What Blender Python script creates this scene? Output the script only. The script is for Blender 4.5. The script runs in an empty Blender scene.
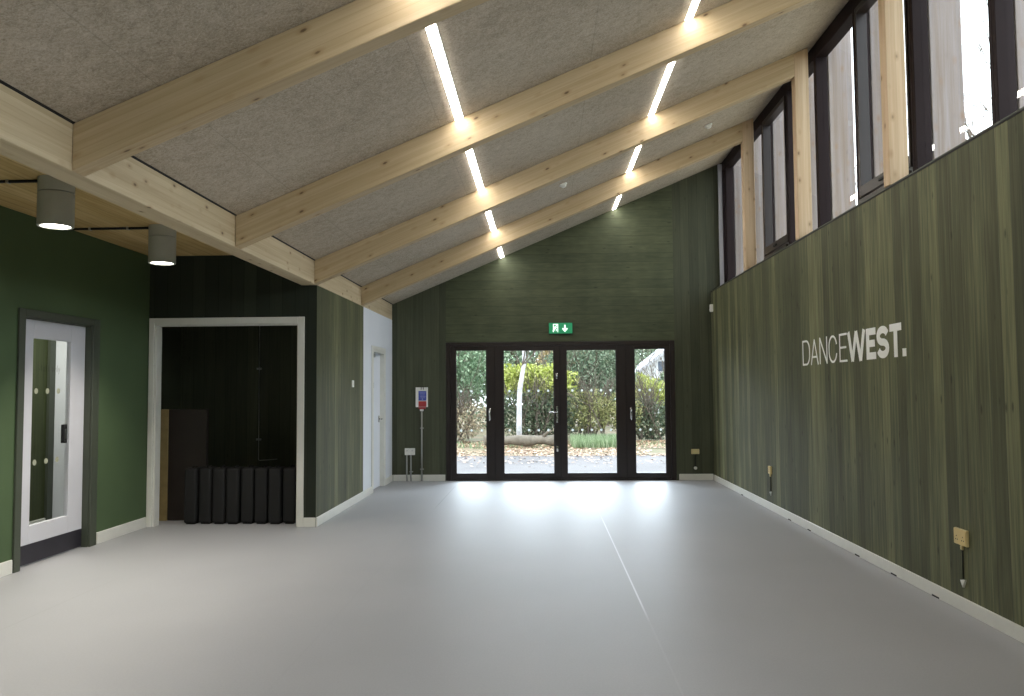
import bpy, bmesh, math, random
from mathutils import Vector, Matrix, noise
random.seed(7)
scene = bpy.context.scene
COL = scene.collection
PI = math.pi

# ------------------------------------------------------------------ room dimensions (metres)
FL = -4.317      # painted wall on the left
FS = -2.456      # partition wall / inner face of the edge beam
FR = 2.714       # boarded wall on the right
YA = 8.60        # wall with the store opening
YD = 12.948      # end wall
YB = -3.0        # wall behind the camera
def zc(x): return 2.867 + 0.4181*(x + 2.456)      # underside of the sloping ceiling
STEP = 2.2255; Y0 = 4.04
RAFTERS = [Y0 + k*STEP for k in range(4)]

# ------------------------------------------------------------------ helpers
def link(o, parent=None):
    COL.objects.link(o)
    if parent: o.parent = parent
    return o
def obj(name, bm, mats, parent=None, smooth=False):
    bmesh.ops.recalc_face_normals(bm, faces=bm.faces)
    me = bpy.data.meshes.new(name); bm.to_mesh(me); bm.free()
    for m in (mats if isinstance(mats, (list, tuple)) else [mats]): me.materials.append(m)
    if smooth:
        for p in me.polygons: p.use_smooth = True
    o = bpy.data.objects.new(name, me)
    return link(o, parent)
def local(o, parent):      # mesh was built in world metres: keep it there under a moved parent
    o.data.transform(Matrix.Translation(-Vector(parent.location))) if not parent.rotation_euler.z else None
    return o
def struct(name, bm, mats, parent=None, smooth=False):
    o = obj(name, bm, mats, parent, smooth)
    if parent is None: o['kind'] = 'structure'
    return o
def tag(o, label, cat, group=None, kind=None):
    o['label'] = label; o['category'] = cat
    if group: o['group'] = group
    if kind: o['kind'] = kind
    return o
def thing(name, label, cat, loc=(0,0,0), group=None, rz=0):
    o = bpy.data.objects.new(name, None); o.location = loc; o.rotation_euler = (0,0,rz)
    o.empty_display_size = .1
    link(o); return tag(o, label, cat, group)
def sempty(name, loc=(0,0,0)):
    o = bpy.data.objects.new(name, None); o.location = loc; o.empty_display_size=.1
    link(o); o['kind'] = 'structure'; return o
def dup(root, loc, label=None, rz=None):
    r = root.copy(); COL.objects.link(r); r.location = loc
    if rz is not None: r.rotation_euler = (0,0,rz)
    if label: r['label'] = label
    for ch in list(root.children):
        c = ch.copy(); COL.objects.link(c); c.parent = r
        for g in ch.children:
            d = g.copy(); COL.objects.link(d); d.parent = c
    return r
def B(): return bmesh.new()
def box(bm, x0, x1, y0, y1, z0, z1, bev=0, mi=0, seg=1, zf=None):
    t = bmesh.new(); bmesh.ops.create_cube(t, size=1)
    for v in t.verts:
        v.co = Vector(((x0+x1)/2 + v.co.x*(x1-x0), (y0+y1)/2 + v.co.y*(y1-y0), (z0+z1)/2 + v.co.z*(z1-z0)))
    if bev:
        bmesh.ops.bevel(t, geom=t.edges[:], offset=bev, segments=seg, affect='EDGES', profile=.6)
    if zf:
        for v in t.verts: v.co.z = zf(v.co)
    for f in t.faces: f.material_index = mi
    join(bm, t); return bm
def join(bm, t):
    me = bpy.data.meshes.new('tmp'); t.to_mesh(me); t.free(); bm.from_mesh(me); bpy.data.meshes.remove(me)
def prism(bm, pts, axis, a, b, mi=0):
    """polygon extruded along an axis; pts are 2D in the two other axes"""
    def mk(p, t):
        if axis == 'y': return Vector((p[0], t, p[1]))
        if axis == 'x': return Vector((t, p[0], p[1]))
        return Vector((p[0], p[1], t))
    lo = [bm.verts.new(mk(p, a)) for p in pts]; hi = [bm.verts.new(mk(p, b)) for p in pts]
    fs = [bm.faces.new(lo), bm.faces.new(hi[::-1])]
    n = len(pts)
    for i in range(n): fs.append(bm.faces.new((lo[i], hi[i], hi[(i+1)%n], lo[(i+1)%n])))
    for f in fs: f.material_index = mi
    return bm
def frame_of(d):
    d = d.normalized(); u = d.orthogonal().normalized(); return u, d.cross(u)
def tube(bm, pts, r, n=8, cap=True, mi=0):
    pts = [Vector(p) for p in pts]; rs = r if isinstance(r, (list, tuple)) else [r]*len(pts)
    rings = []; u = None
    for i, p in enumerate(pts):
        d = (pts[min(i+1, len(pts)-1)] - pts[max(i-1, 0)]).normalized()
        if u is None: u = d.orthogonal().normalized()
        else:
            u = (u - d*u.dot(d));
            u = u.normalized() if u.length > 1e-5 else d.orthogonal().normalized()
        w = d.cross(u)
        rings.append([bm.verts.new(p + (u*math.cos(2*PI*k/n) + w*math.sin(2*PI*k/n))*rs[i]) for k in range(n)])
    for a, b in zip(rings, rings[1:]):
        for k in range(n):
            f = bm.faces.new((a[k], a[(k+1)%n], b[(k+1)%n], b[k])); f.material_index = mi; f.smooth = True
    if cap and n > 2:
        bm.faces.new(rings[0][::-1]).material_index = mi; bm.faces.new(rings[-1]).material_index = mi
    return bm
def lathe(bm, prof, c=(0,0,0), n=40, axis='z', mi=0, close=True):
    def mk(r, h, a):
        if axis == 'z': v = Vector((r*math.cos(a), r*math.sin(a), h))
        elif axis == 'x': v = Vector((h, r*math.cos(a), r*math.sin(a)))
        else: v = Vector((r*math.cos(a), h, r*math.sin(a)))
        return v + Vector(c)
    rings = [[bm.verts.new(mk(r, h, 2*PI*k/n)) for k in range(n)] for r, h in prof]
    for a, b in zip(rings, rings[1:]):
        for k in range(n):
            f = bm.faces.new((a[k], a[(k+1)%n], b[(k+1)%n], b[k])); f.material_index = mi
    if close:
        bm.faces.new(rings[0][::-1]).material_index = mi; bm.faces.new(rings[-1]).material_index = mi
    return bm
def stroke(bm, pts, w, mk, t, closed=False):
    """flat ribbon of width w along 2D pts, given thickness t; mk(u,v,d) maps to 3D"""
    P = [Vector(p) for p in pts]; n = len(P); L = []; Rr = []
    for i in range(n):
        a = P[i-1] if (i > 0 or closed) else None; b = P[(i+1) % n] if (i < n-1 or closed) else None
        d1 = (P[i]-a).normalized() if a is not None else None; d2 = (b-P[i]).normalized() if b is not None else None
        if d1 is None: d1 = d2
        if d2 is None: d2 = d1
        m = (d1+d2); m = m.normalized() if m.length > 1e-6 else d1
        nn = Vector((-m.y, m.x)); c = max(.45, nn.dot(Vector((-d1.y, d1.x))))
        L.append(P[i] + nn*w/2/c); Rr.append(P[i] - nn*w/2/c)
    vs = []
    for i in range(n):
        vs.append([bm.verts.new(mk(q.x, q.y, d)) for q, d in ((L[i],0),(Rr[i],0),(Rr[i],t),(L[i],t))])
    rng = range(n) if closed else range(n-1)
    for i in rng:
        a, b = vs[i], vs[(i+1)%n]
        for k in range(4): bm.faces.new((a[k], b[k], b[(k+1)%4], a[(k+1)%4]))
    if not closed: bm.faces.new(vs[0]); bm.faces.new(vs[-1][::-1])

# ------------------------------------------------------------------ materials
def srgb(r, g, b):
    f = lambda c: (c/255/12.92) if c/255 <= .04045 else ((c/255+.055)/1.055)**2.4
    return (f(r), f(g), f(b), 1)
class NT:
    def __init__(s, name):
        s.m = bpy.data.materials.new(name); s.m.use_nodes = True; s.t = s.m.node_tree; s.n = s.t.nodes; s.l = s.t.links
        s.n.clear(); s.out = s.n.new('ShaderNodeOutputMaterial'); s.b = s.n.new('ShaderNodeBsdfPrincipled')
        s.l.new(s.b.outputs[0], s.out.inputs[0])
        s.tc = s.n.new('ShaderNodeTexCoord').outputs['Object']
    def put(s, sock, v):
        if isinstance(v, bpy.types.NodeSocket): s.l.new(v, sock)
        elif v is not None: sock.default_value = v
    def math(s, op, a, b=None, c=None, clamp=False):
        n = s.n.new('ShaderNodeMath'); n.operation = op; n.use_clamp = clamp
        s.put(n.inputs[0], a); s.put(n.inputs[1], b)
        if c is not None: s.put(n.inputs[2], c)
        return n.outputs[0]
    def sep(s, v):
        n = s.n.new('ShaderNodeSeparateXYZ'); s.l.new(v, n.inputs[0]); return n.outputs
    def comb(s, x, y, z):
        n = s.n.new('ShaderNodeCombineXYZ')
        for i, v in enumerate((x, y, z)): s.put(n.inputs[i], v)
        return n.outputs[0]
    def scale(s, v, sc):
        n = s.n.new('ShaderNodeVectorMath'); n.operation = 'MULTIPLY'; s.l.new(v, n.inputs[0]); n.inputs[1].default_value = sc; return n.outputs[0]
    def add(s, v, w):
        n = s.n.new('ShaderNodeVectorMath'); n.operation = 'ADD'; s.put(n.inputs[0], v); s.put(n.inputs[1], w); return n.outputs[0]
    def noise(s, v, sc=1, detail=3, rough=.5, dist=0):
        n = s.n.new('ShaderNodeTexNoise'); s.l.new(v, n.inputs['Vector']); n.inputs['Scale'].default_value = sc
        n.inputs['Detail'].default_value = detail; n.inputs['Roughness'].default_value = rough; n.inputs['Distortion'].default_value = dist
        return n.outputs[0]
    def white(s, v):
        n = s.n.new('ShaderNodeTexWhiteNoise'); n.noise_dimensions = '1D'; s.put(n.inputs['W'], v); return n.outputs['Value']
    def voro(s, v, sc, feat='F1', rnd=1):
        n = s.n.new('ShaderNodeTexVoronoi'); s.l.new(v, n.inputs['Vector']); n.inputs['Scale'].default_value = sc; n.feature = feat
        n.inputs['Randomness'].default_value = rnd; return n.outputs['Distance']
    def ramp(s, f, stops, interp='LINEAR'):
        n = s.n.new('ShaderNodeValToRGB'); s.put(n.inputs[0], f); e = n.color_ramp.elements; n.color_ramp.interpolation = interp
        while len(e) < len(stops): e.new(.5)
        for i, (p, c) in enumerate(stops):
            e[i].position = p; e[i].color = c if len(c) == 4 else (*c, 1)
        return n.outputs[0]
    def remap(s, f, a, b, c, d):
        n = s.n.new('ShaderNodeMapRange'); s.put(n.inputs[0], f)
        for i, v in enumerate((a, b, c, d)): n.inputs[i+1].default_value = v
        return n.outputs[0]
    def mix(s, f, a, b, mode='MIX'):
        n = s.n.new('ShaderNodeMix'); n.data_type = 'RGBA'; n.blend_type = mode; n.clamp_factor = True
        s.put(n.inputs[0], f); s.put(n.inputs[6], a); s.put(n.inputs[7], b); return n.outputs[2]
    def bump(s, h, strength=.3, dist=.005):
        n = s.n.new('ShaderNodeBump'); s.put(n.inputs['Height'], h); n.inputs['Strength'].default_value = strength
        n.inputs['Distance'].default_value = dist; s.l.new(n.outputs[0], s.b.inputs['Normal'])
    def done(s, col=None, rough=.6, metal=0, spec=.5):
        if col is not None: s.put(s.b.inputs['Base Color'], col)
        s.put(s.b.inputs['Roughness'], rough); s.b.inputs['Metallic'].default_value = metal
        s.b.inputs['Specular IOR Level'].default_value = spec
        return s.m
def plain(name, col, rough=.5, metal=0, var=.06, sc=6, spec=.5, bump=0):
    s = NT(name); n = s.noise(s.tc, sc, 3)
    f = s.remap(n, .3, .7, 1-var, 1+var)
    c = s.mix(1, col, s.comb(f, f, f), 'MULTIPLY')
    if bump: s.bump(s.noise(s.tc, sc*20, 2), bump, .002)
    return s.done(c, rough, metal, spec)
def emit(name, col, st):
    s = NT(name); s.b.inputs['Emission Color'].default_value = col; s.b.inputs['Emission Strength'].default_value = st
    return s.done(col, .5)

def boards(name, across, along, width, dark, mid, light, knots=.5, rough=.62, spec=.3, offset=0, streak=1.0, vf=1.0, bvar=.22):
    """stained timber boarding: board rhythm, long grain streaks, paler worn grain, knots, fine joints"""
    s = NT(name); ax = s.sep(s.tc); u = ax['XYZ'.index(across)]; v = ax['XYZ'.index(along)]
    ub = s.math('DIVIDE', s.math('ADD', u, offset), width); idx = s.math('FLOOR', ub); fr = s.math('FRACT', ub)
    r = s.white(idx); r2 = s.white(s.math('ADD', idx, 31.7))
    sh = s.math('MULTIPLY', r, 37.0)
    gv = s.comb(s.math('MULTIPLY', u, 34 if vf == 1 else 20), s.math('ADD', s.math('MULTIPLY', v, 1.1*vf), sh), idx)
    g = s.noise(gv, 1, 5, .62, .35)
    gv2 = s.comb(s.math('MULTIPLY', u, 110), s.math('ADD', s.math('MULTIPLY', v, 2.3), sh), idx)
    g2 = s.noise(gv2, 1, 4, .6)
    cl = s.noise(s.comb(s.math('MULTIPLY', u, 1.6), s.math('ADD', s.math('MULTIPLY', v, .7*vf), s.math('MULTIPLY', sh, .0 if vf > 1 else 1)), 1 if vf > 1 else idx), 1, 3)
    f = s.math('ADD', s.math('MULTIPLY', g, .55*streak), s.math('MULTIPLY', g2, .25*streak))
    f = s.math('ADD', f, s.math('MULTIPLY', cl, .35)); f = s.math('ADD', f, s.math('MULTIPLY', s.math('SUBTRACT', r2, .5), bvar))
    lo = .575 - .2*streak*.0
    c = s.ramp(s.remap(f, .32, .82, 0, 1), [(0, dark), (.5, mid), (1, light)])
    # knots
    kv = s.comb(s.math('MULTIPLY', u, 9), s.math('ADD', s.math('MULTIPLY', v, 3.2), sh), idx)
    kd = s.voro(kv, 1)
    kk = s.remap(kd, .05, .13, knots, 0)
    c = s.mix(kk, c, tuple(x*.25 for x in dark[:3]) + (1,))
    # joints between boards
    j = s.math('MINIMUM', fr, s.math('SUBTRACT', 1, fr)); jm = s.remap(j, 0, .0035/width, 1, 0)
    c = s.mix(s.math('MULTIPLY', jm, .75), c, tuple(x*.2 for x in dark[:3]) + (1,))
    h = s.math('SUBTRACT', s.math('MULTIPLY', g2, .25), jm)
    s.bump(h, .35, .004)
    return s.done(c, rough, 0, spec)

def glulam(name, along, c0, c1, knots=.7):
    s = NT(name); ax = s.sep(s.tc); o = {'X':(1,2,0), 'Y':(0,2,1), 'Z':(0,1,2)}[along]
    a, b, v = ax[o[0]], ax[o[1]], ax[o[2]]
    if along == 'X':   # rafters slope: grain follows the slope
        b = s.math('SUBTRACT', b, s.math('MULTIPLY', v, .4181))
    gv = s.comb(s.math('MULTIPLY', a, 22), s.math('MULTIPLY', b, 22), s.math('MULTIPLY', v, .9))
    g = s.noise(gv, 1, 5, .6, .6); g2 = s.noise(s.scale(gv, (3, 3, 2)), 1, 3)
    lam = s.math('FRACT', s.math('DIVIDE', b if along != 'Z' else a, .045)); li = s.white(s.math('FLOOR', s.math('DIVIDE', b if along != 'Z' else a, .045)))
    f = s.math('ADD', s.math('MULTIPLY', g, .7), s.math('MULTIPLY', g2, .3)); f = s.math('ADD', f, s.math('MULTIPLY', s.math('SUBTRACT', li, .5), .16))
    c = s.ramp(s.remap(f, .3, .72, 0, 1), [(0, c0), (1, c1)])
    jl = s.remap(s.math('MINIMUM', lam, s.math('SUBTRACT', 1, lam)), 0, .035, .22, 0)
    c = s.mix(jl, c, srgb(120, 88, 50))
    kv = s.comb(s.math('MULTIPLY', a, 10), s.math('MULTIPLY', b, 10), s.math('MULTIPLY', v, 5))
    kd = s.voro(kv, 1)
    halo = s.remap(kd, .08, .26, .35, 0); kk = s.remap(kd, .06, .12, knots, 0)
    c = s.mix(halo, c, srgb(150, 108, 62)); c = s.mix(kk, c, srgb(62, 40, 22))
    s.bump(g2, .08, .002)
    return s.done(c, .55, 0, .35)

# stained boards
M = {}
M['wall_v'] = boards('green_stained_boards', 'Y', 'Z', .142, srgb(58,61,43), srgb(88,90,65), srgb(134,135,99), .6, streak=1.0)
M['wall_vx'] = boards('green_stained_boards_end', 'X', 'Z', .14, srgb(63,67,52), srgb(80,84,65), srgb(104,107,84), .35, streak=.8)
M['wall_hx'] = boards('green_stained_boards_across', 'Z', 'X', .142, srgb(60,67,48), srgb(84,90,66), srgb(116,120,92), .5, offset=.03, streak=.75, vf=3.2, bvar=.08)
M['wall_store'] = boards('shade_toned_green_boards', 'X', 'Z', .142, srgb(46,51,43), srgb(56,62,51), srgb(66,72,59), .2, streak=.5, rough=.8, spec=.15)  # green boards of the store front, with its shade put into a darker colour
M['green_paint'] = plain('green_wall_paint', srgb(77,95,66), .75, var=.04, sc=2, spec=.25)
M['white_paint'] = plain('white_wall_paint', srgb(222,226,232), .7, var=.02, sc=2, spec=.3)
M['white_gloss'] = plain('white_gloss_trim', srgb(222,222,214), .35, var=.03, sc=8)
M['rafter'] = glulam('spruce_glulam_rafter', 'X', srgb(180,156,118), srgb(208,188,152))
M['beam'] = glulam('spruce_glulam_beam', 'Y', srgb(184,164,130), srgb(210,194,162))
M['post'] = glulam('spruce_glulam_post', 'Z', srgb(196,168,132), srgb(222,200,168), .5)
M['dark_frame'] = plain('dark_bronze_frame', srgb(38,30,28), .38, var=.08, sc=4)
M['dark_frame2'] = plain('dark_window_frame', srgb(40,31,32), .6, var=.08, sc=4, spec=.12)
M['black'] = plain('black_matt', srgb(24,24,24), .7, var=.1)
M['steel'] = plain('brushed_steel', srgb(190,190,188), .3, 1, .04)
M['chrome'] = plain('satin_chrome', srgb(215,215,212), .22, 1, .03)
M['white_plastic'] = plain('white_plastic', srgb(232,232,226), .4, var=.02)
M['cream_plastic'] = plain('brass_socket_plate', srgb(222,204,150), .42, .0, .05)
M['grey_lamp'] = plain('grey_powder_coat', srgb(176,180,172), .5, var=.03)
M['grey_conduit'] = plain('galvanised_conduit', srgb(170,172,168), .4, .5, .05)
M['green_conduit'] = plain('dark_green_conduit', srgb(30,34,24), .6)
M['door_white'] = plain('pale_grey_door_paint', srgb(206,206,212), .45, var=.02)
M['arch_green'] = plain('grey_green_architrave', srgb(70,76,64), .5, var=.05)
M['kick'] = plain('dark_kick_plate', srgb(52,50,58), .35, .3, .1, 10)
M['ply_edge'] = plain('pale_plywood_edge', srgb(158,138,92), .6, var=.12, sc=14)
M['ply_face'] = plain('dark_brown_ply_face', srgb(46,39,33), .6, var=.15, sc=5)
M['foam'] = plain('black_padded_vinyl', srgb(19,19,19), .75, var=.12, bump=.1)
M['red'] = plain('red_plastic', srgb(176,60,60), .4)
M['blue'] = plain('blue_print', srgb(70,84,168), .5)
M['lilac'] = plain('lilac_print', srgb(150,158,214), .5)
M['sign_white'] = emit('lit_sign_white', srgb(215,240,225), .9)
M['sign_green'] = emit('lit_sign_green', srgb(30,120,78), .55)
M['letter'] = plain('white_wall_lettering', srgb(246,247,242), .6, var=.02)
M['ink'] = plain('dark_door_lettering', srgb(30,32,28), .6)
M['fin'] = glulam('silvered_larch_fin', 'Z', srgb(134,120,110), srgb(160,154,156), .1)
M['pale_trim'] = plain('pale_grey_reveal', srgb(186,188,196), .6)

# white-edged vinyl floor in two-metre sheets
s = NT('grey_sprung_floor_vinyl'); ax = s.sep(s.tc)
n1 = s.noise(s.tc, .7, 3); n2 = s.noise(s.tc, 90, 2)
c = s.mix(s.remap(n1, .3, .7, 0, 1), srgb(164,165,168), srgb(172,173,176))
c = s.mix(s.remap(n2, .3, .7, 0, .12), c, srgb(120,120,120))
def seamline(x, y0, y1, col, k, c):
    jm = s.remap(s.math('ABSOLUTE', s.math('SUBTRACT', ax[0], x)), .004, .008, k, 0)
    e = s.math('MULTIPLY', s.remap(ax[1], y0, y0+.5, 0, 1), s.remap(ax[1], y1-.8, y1, 1, 0))
    return s.mix(s.math('MULTIPLY', jm, s.math('ADD', s.math('MULTIPLY', e, .93), .07)), c, col)
c = seamline(.65, 5.1, 9.4, srgb(235,235,240), .65, c)
c = seamline(-1.35, 9.8, 12.6, srgb(110,110,114), .5, c)
c = seamline(-3.35, 3.0, 6.5, srgb(140,140,140), .2, c)
s.bump(n2, .03, .001)
M['floor'] = s.done(c, s.remap(n1, .3, .7, .47, .51), 0, .45)

# wood-wool acoustic board
s = NT('wood_wool_ceiling_board'); ax = s.sep(s.tc)
a = s.noise(s.tc, 70, 4, .8, .8); b = s.voro(s.tc, 62); d = s.noise(s.tc, 14, 3, .6, .8); e = s.noise(s.tc, 1.1, 2)
f = s.math('ADD', s.math('MULTIPLY', a, .65), s.math('MULTIPLY', d, .25)); f = s.math('ADD', f, s.math('MULTIPLY', e, .15))
c = s.ramp(s.remap(f, .36, .68, 0, 1), [(0, srgb(142,130,114)), (.45, srgb(182,170,152)), (1, srgb(212,202,186))])
c = s.mix(s.remap(b, .08, .2, .5, 0), c, srgb(130,118,104))
fr = s.math('FRACT', s.math('DIVIDE', s.math('ADD', ax[0], 20.0), 1.2)); j = s.math('MINIMUM', fr, s.math('SUBTRACT', 1, fr))
jm = s.remap(j, .0015, .0035, .2, 0); c = s.mix(jm, c, srgb(70,64,58))
s.bump(s.math('ADD', a, s.math('MULTIPLY', b, .8)), .3, .004)
M['ceiling'] = s.done(c, .9, 0, .1)

# low pine plank ceiling on the left
s = NT('pine_plank_ceiling'); ax = s.sep(s.tc)
ub = s.math('DIVIDE', ax[0], .19); idx = s.math('FLOOR', ub); fr = s.math('FRACT', ub); r = s.white(idx)
gv = s.comb(s.math('MULTIPLY', ax[0], 26), s.math('ADD', s.math('MULTIPLY', ax[1], 1.2), s.math('MULTIPLY', r, 9)), idx)
g = s.noise(gv, 1, 5, .6, .5); f = s.math('ADD', g, s.math('MULTIPLY', s.math('SUBTRACT', r, .5), .25))
c = s.ramp(s.remap(f, .25, .75, 0, 1), [(0, srgb(176,146,90)), (1, srgb(214,190,138))])
j = s.math('MINIMUM', fr, s.math('SUBTRACT', 1, fr)); c = s.mix(s.remap(j, .0, .02, .7, 0), c, srgb(70,50,26))
M['plank'] = s.done(c, .6, 0, .3)

# clear glass that lets daylight straight through
def glass(name, tint=(.97,.985,.98,1)):
    s = NT(name); s.n.remove(s.b)
    tr = s.n.new('ShaderNodeBsdfTransparent'); tr.inputs[0].default_value = tint
    gl = s.n.new('ShaderNodeBsdfGlossy'); gl.inputs['Roughness'].default_value = .02
    fr = s.n.new('ShaderNodeFresnel'); fr.inputs[0].default_value = 1.45
    geo = s.n.new('ShaderNodeNewGeometry'); f2 = s.math('MULTIPLY', fr.outputs[0], s.math('SUBTRACT', 1, geo.outputs['Backfacing']))
    mx = s.n.new('ShaderNodeMixShader'); s.l.new(f2, mx.inputs[0]); s.l.new(tr.outputs[0], mx.inputs[1]); s.l.new(gl.outputs[0], mx.inputs[2])
    s.l.new(mx.outputs[0], s.out.inputs[0]); return s.m
M['glass'] = glass('clear_door_glass')
M['strip'] = emit('led_strip_diffuser', (1, .955, .90, 1), 20)
M['lamp_disc'] = emit('downlight_lens', (1, .95, .86, 1), 9)

def frosted(name, col):
    s = NT(name); s.n.remove(s.b)
    a = s.n.new('ShaderNodeBsdfTranslucent'); a.inputs[0].default_value = col; b = s.n.new('ShaderNodeBsdfDiffuse'); b.inputs[0].default_value = col
    mx = s.n.new('ShaderNodeMixShader'); mx.inputs[0].default_value = .35; s.l.new(a.outputs[0], mx.inputs[1]); s.l.new(b.outputs[0], mx.inputs[2])
    s.l.new(mx.outputs[0], s.out.inputs[0]); return s.m
M['frosted'] = frosted('frosted_glass_dots', (.7, .72, .7, 1))
def leafmat(name, cols, rough=.6):
    s = NT(name); n = s.n.new('ShaderNodeNewGeometry'); r = n.outputs['Random Per Island']
    st = [(i/(len(cols)-1) if len(cols) > 1 else 0, c) for i, c in enumerate(cols)]
    c = s.ramp(r, st); s.b.inputs['Transmission Weight'].default_value = 0
    return s.done(c, rough, 0, .3)
M['leaf_green'] = leafmat('evergreen_leaves', [srgb(84,112,84), srgb(124,152,118), srgb(166,186,156)])
M['leaf_bluegreen'] = leafmat('grey_green_leaves', [srgb(84,104,84), srgb(124,144,118), srgb(168,180,156)])
M['leaf_lime'] = leafmat('yellow_green_leaves', [srgb(148,160,78), srgb(180,190,96), srgb(204,204,138)])
M['leaf_brown'] = leafmat('twiggy_brown_leaves', [srgb(116,104,88), srgb(164,150,130), srgb(196,180,150), srgb(110,124,96)])
M['leaf_dark'] = leafmat('dark_hedge_leaves', [srgb(52,66,50), srgb(84,100,76), srgb(128,134,108)])
M['leaf_olive'] = leafmat('olive_leaves', [srgb(112,120,76), srgb(156,158,106), srgb(184,178,130)])
M['leaf_amber'] = leafmat('amber_autumn_leaves', [srgb(160,136,96), srgb(186,166,124), srgb(146,138,112)])
M['litter'] = leafmat('fallen_leaves', [srgb(140,100,72), srgb(190,152,120), srgb(214,186,160), srgb(120,96,76)])
M['grass'] = leafmat('grass_blades', [srgb(100,124,84), srgb(144,166,124), srgb(180,192,160)])
M['bark_pale'] = plain('pale_birch_bark', srgb(196,196,200), .8, var=.18, sc=9)
M['bark'] = plain('grey_brown_bark', srgb(108,98,88), .9, var=.25, sc=9)
M['log'] = plain('weathered_log', srgb(122,114,102), .9, var=.25, sc=7)
M['render_white'] = plain('white_house_render', srgb(225,228,234), .8)
M['slate'] = plain('grey_roof_slate', srgb(190,192,200), .7)
M['pane_dark'] = plain('dark_window_glass', srgb(90,100,116), .2)
s = NT('pale_paving'); n1 = s.noise(s.tc, .5, 4); n2 = s.noise(s.tc, 7, 5, .7)
c = s.mix(s.remap(n1, .35, .65, 0, 1), srgb(96,92,92), srgb(110,106,106)); c = s.mix(s.remap(n2, .5, .75, 0, .5), c, srgb(96,90,88))
M['paving'] = s.done(c, .85)
s = NT('leafy_soil'); n1 = s.noise(s.tc, 1, 4); n2 = s.noise(s.tc, 9, 5, .7)
c = s.mix(s.remap(n1, .35, .65, 0, 1), srgb(134,116,94), srgb(104,104,76)); c = s.mix(s.remap(n2, .5, .75, 0, .6), c, srgb(84,66,50))
M['soil'] = s.done(c, .95)

# ------------------------------------------------------------------ room shell
bm = B(); box(bm, -4.6, 3.06, YB, YD+.15, -.12, 0); struct('floor', bm, M['floor'])
bm = B(); box(bm, -5.6, -4.6, 5.8, 9.0, -.12, 0); struct('floor_corridor', bm, M['floor'])

# sloping ceiling slab and the low plank ceiling
bm = B(); prism(bm, [(FS, zc(FS)), (3.06, zc(3.06)), (3.06, zc(3.06)+.16), (FS, zc(FS)+.16)], 'y', YB, YD+.15); struct('ceiling', bm, M['ceiling'])
bm = B(); box(bm, -4.437, -2.632, YB, YA, 2.955, 3.06); struct('ceiling_low', bm, M['plank'])

# right wall: boarded dado, cap
bm = B(); box(bm, FR, 3.06, YB, YD, 0, 3.0); struct('wall_right', bm, M['wall_v'])
bm = B(); box(bm, FR-.004, FR+.03, YB, YD-.001, 3.0, 3.011); struct('trim_1', bm, M['black'])
bm = B(); box(bm, FR+.012, 2.93, YB, YD-.001, 3.011, 3.03); struct('trim_2', bm, M['arch_green'])

# end wall with the glazed door opening
OX0, OX1, OZ = -1.577, 2.12, 2.235
bm = B()
prism(bm, [(-2.606, 0), (OX0, 0), (OX0, zc(OX0)-.001), (FS, zc(FS)-.001), (-2.606, zc(FS)-.001)], 'y', YD, YD+.15, 0)
prism(bm, [(OX0, OZ), (OX1, OZ), (OX1, zc(OX1)-.001), (OX0, zc(OX0)-.001)], 'y', YD, YD+.15, 1)
prism(bm, [(OX1, 0), (3.06, 0), (3.06, zc(3.06)-.001), (OX1, zc(OX1)-.001)], 'y', YD, YD+.15, 0)
struct('wall_end', bm, [M['wall_vx'], M['wall_hx']])

# partition wall on the left of the hall: green boards then white plaster with a door
bm = B(); box(bm, -2.606, FS, YA, 10.86, 0, 2.612); struct('wall_partition', bm, M['wall_v'])
bm = B()
box(bm, -2.606, FS, 10.86, 11.43, 0, 2.612); box(bm, -2.606, FS, 12.29, YD, 0, 2.612); box(bm, -2.606, FS, 11.43, 12.29, 2.06, 2.612)
struct('wall_partition_white', bm, M['white_paint'])
# wall with the store opening
ax0, ax1, az = -4.25, -2.66, 2.195
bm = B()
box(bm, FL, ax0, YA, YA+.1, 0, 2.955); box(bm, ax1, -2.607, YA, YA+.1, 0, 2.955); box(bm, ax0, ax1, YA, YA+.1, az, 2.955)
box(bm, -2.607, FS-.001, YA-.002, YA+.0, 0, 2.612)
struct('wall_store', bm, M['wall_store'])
# inside of the store
bm = B()
box(bm, -4.75, -2.607, 10.1, 10.2, 0, 2.6); box(bm, -4.75, -4.65, YA+.21, 10.1, 0, 2.6)
struct('wall_store_back', bm, M['wall_vx'])
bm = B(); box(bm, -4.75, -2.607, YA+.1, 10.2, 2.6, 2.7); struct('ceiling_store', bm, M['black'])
bm = B(); box(bm, -4.75, -4.6, YA+.1, 10.2, -.12, 0); struct('floor_store', bm, M['floor'])
# left painted wall with door opening
DY0, DY1, DZ = 6.47, 7.50, 2.11
bm = B()
box(bm, -4.437, FL, YB, DY0, 0, 2.955); box(bm, -4.437, FL, DY1, YA+.1, 0, 2.955); box(bm, -4.437, FL, DY0, DY1, DZ, 2.955)
struct('wall_left', bm, M['green_paint'])
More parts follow.
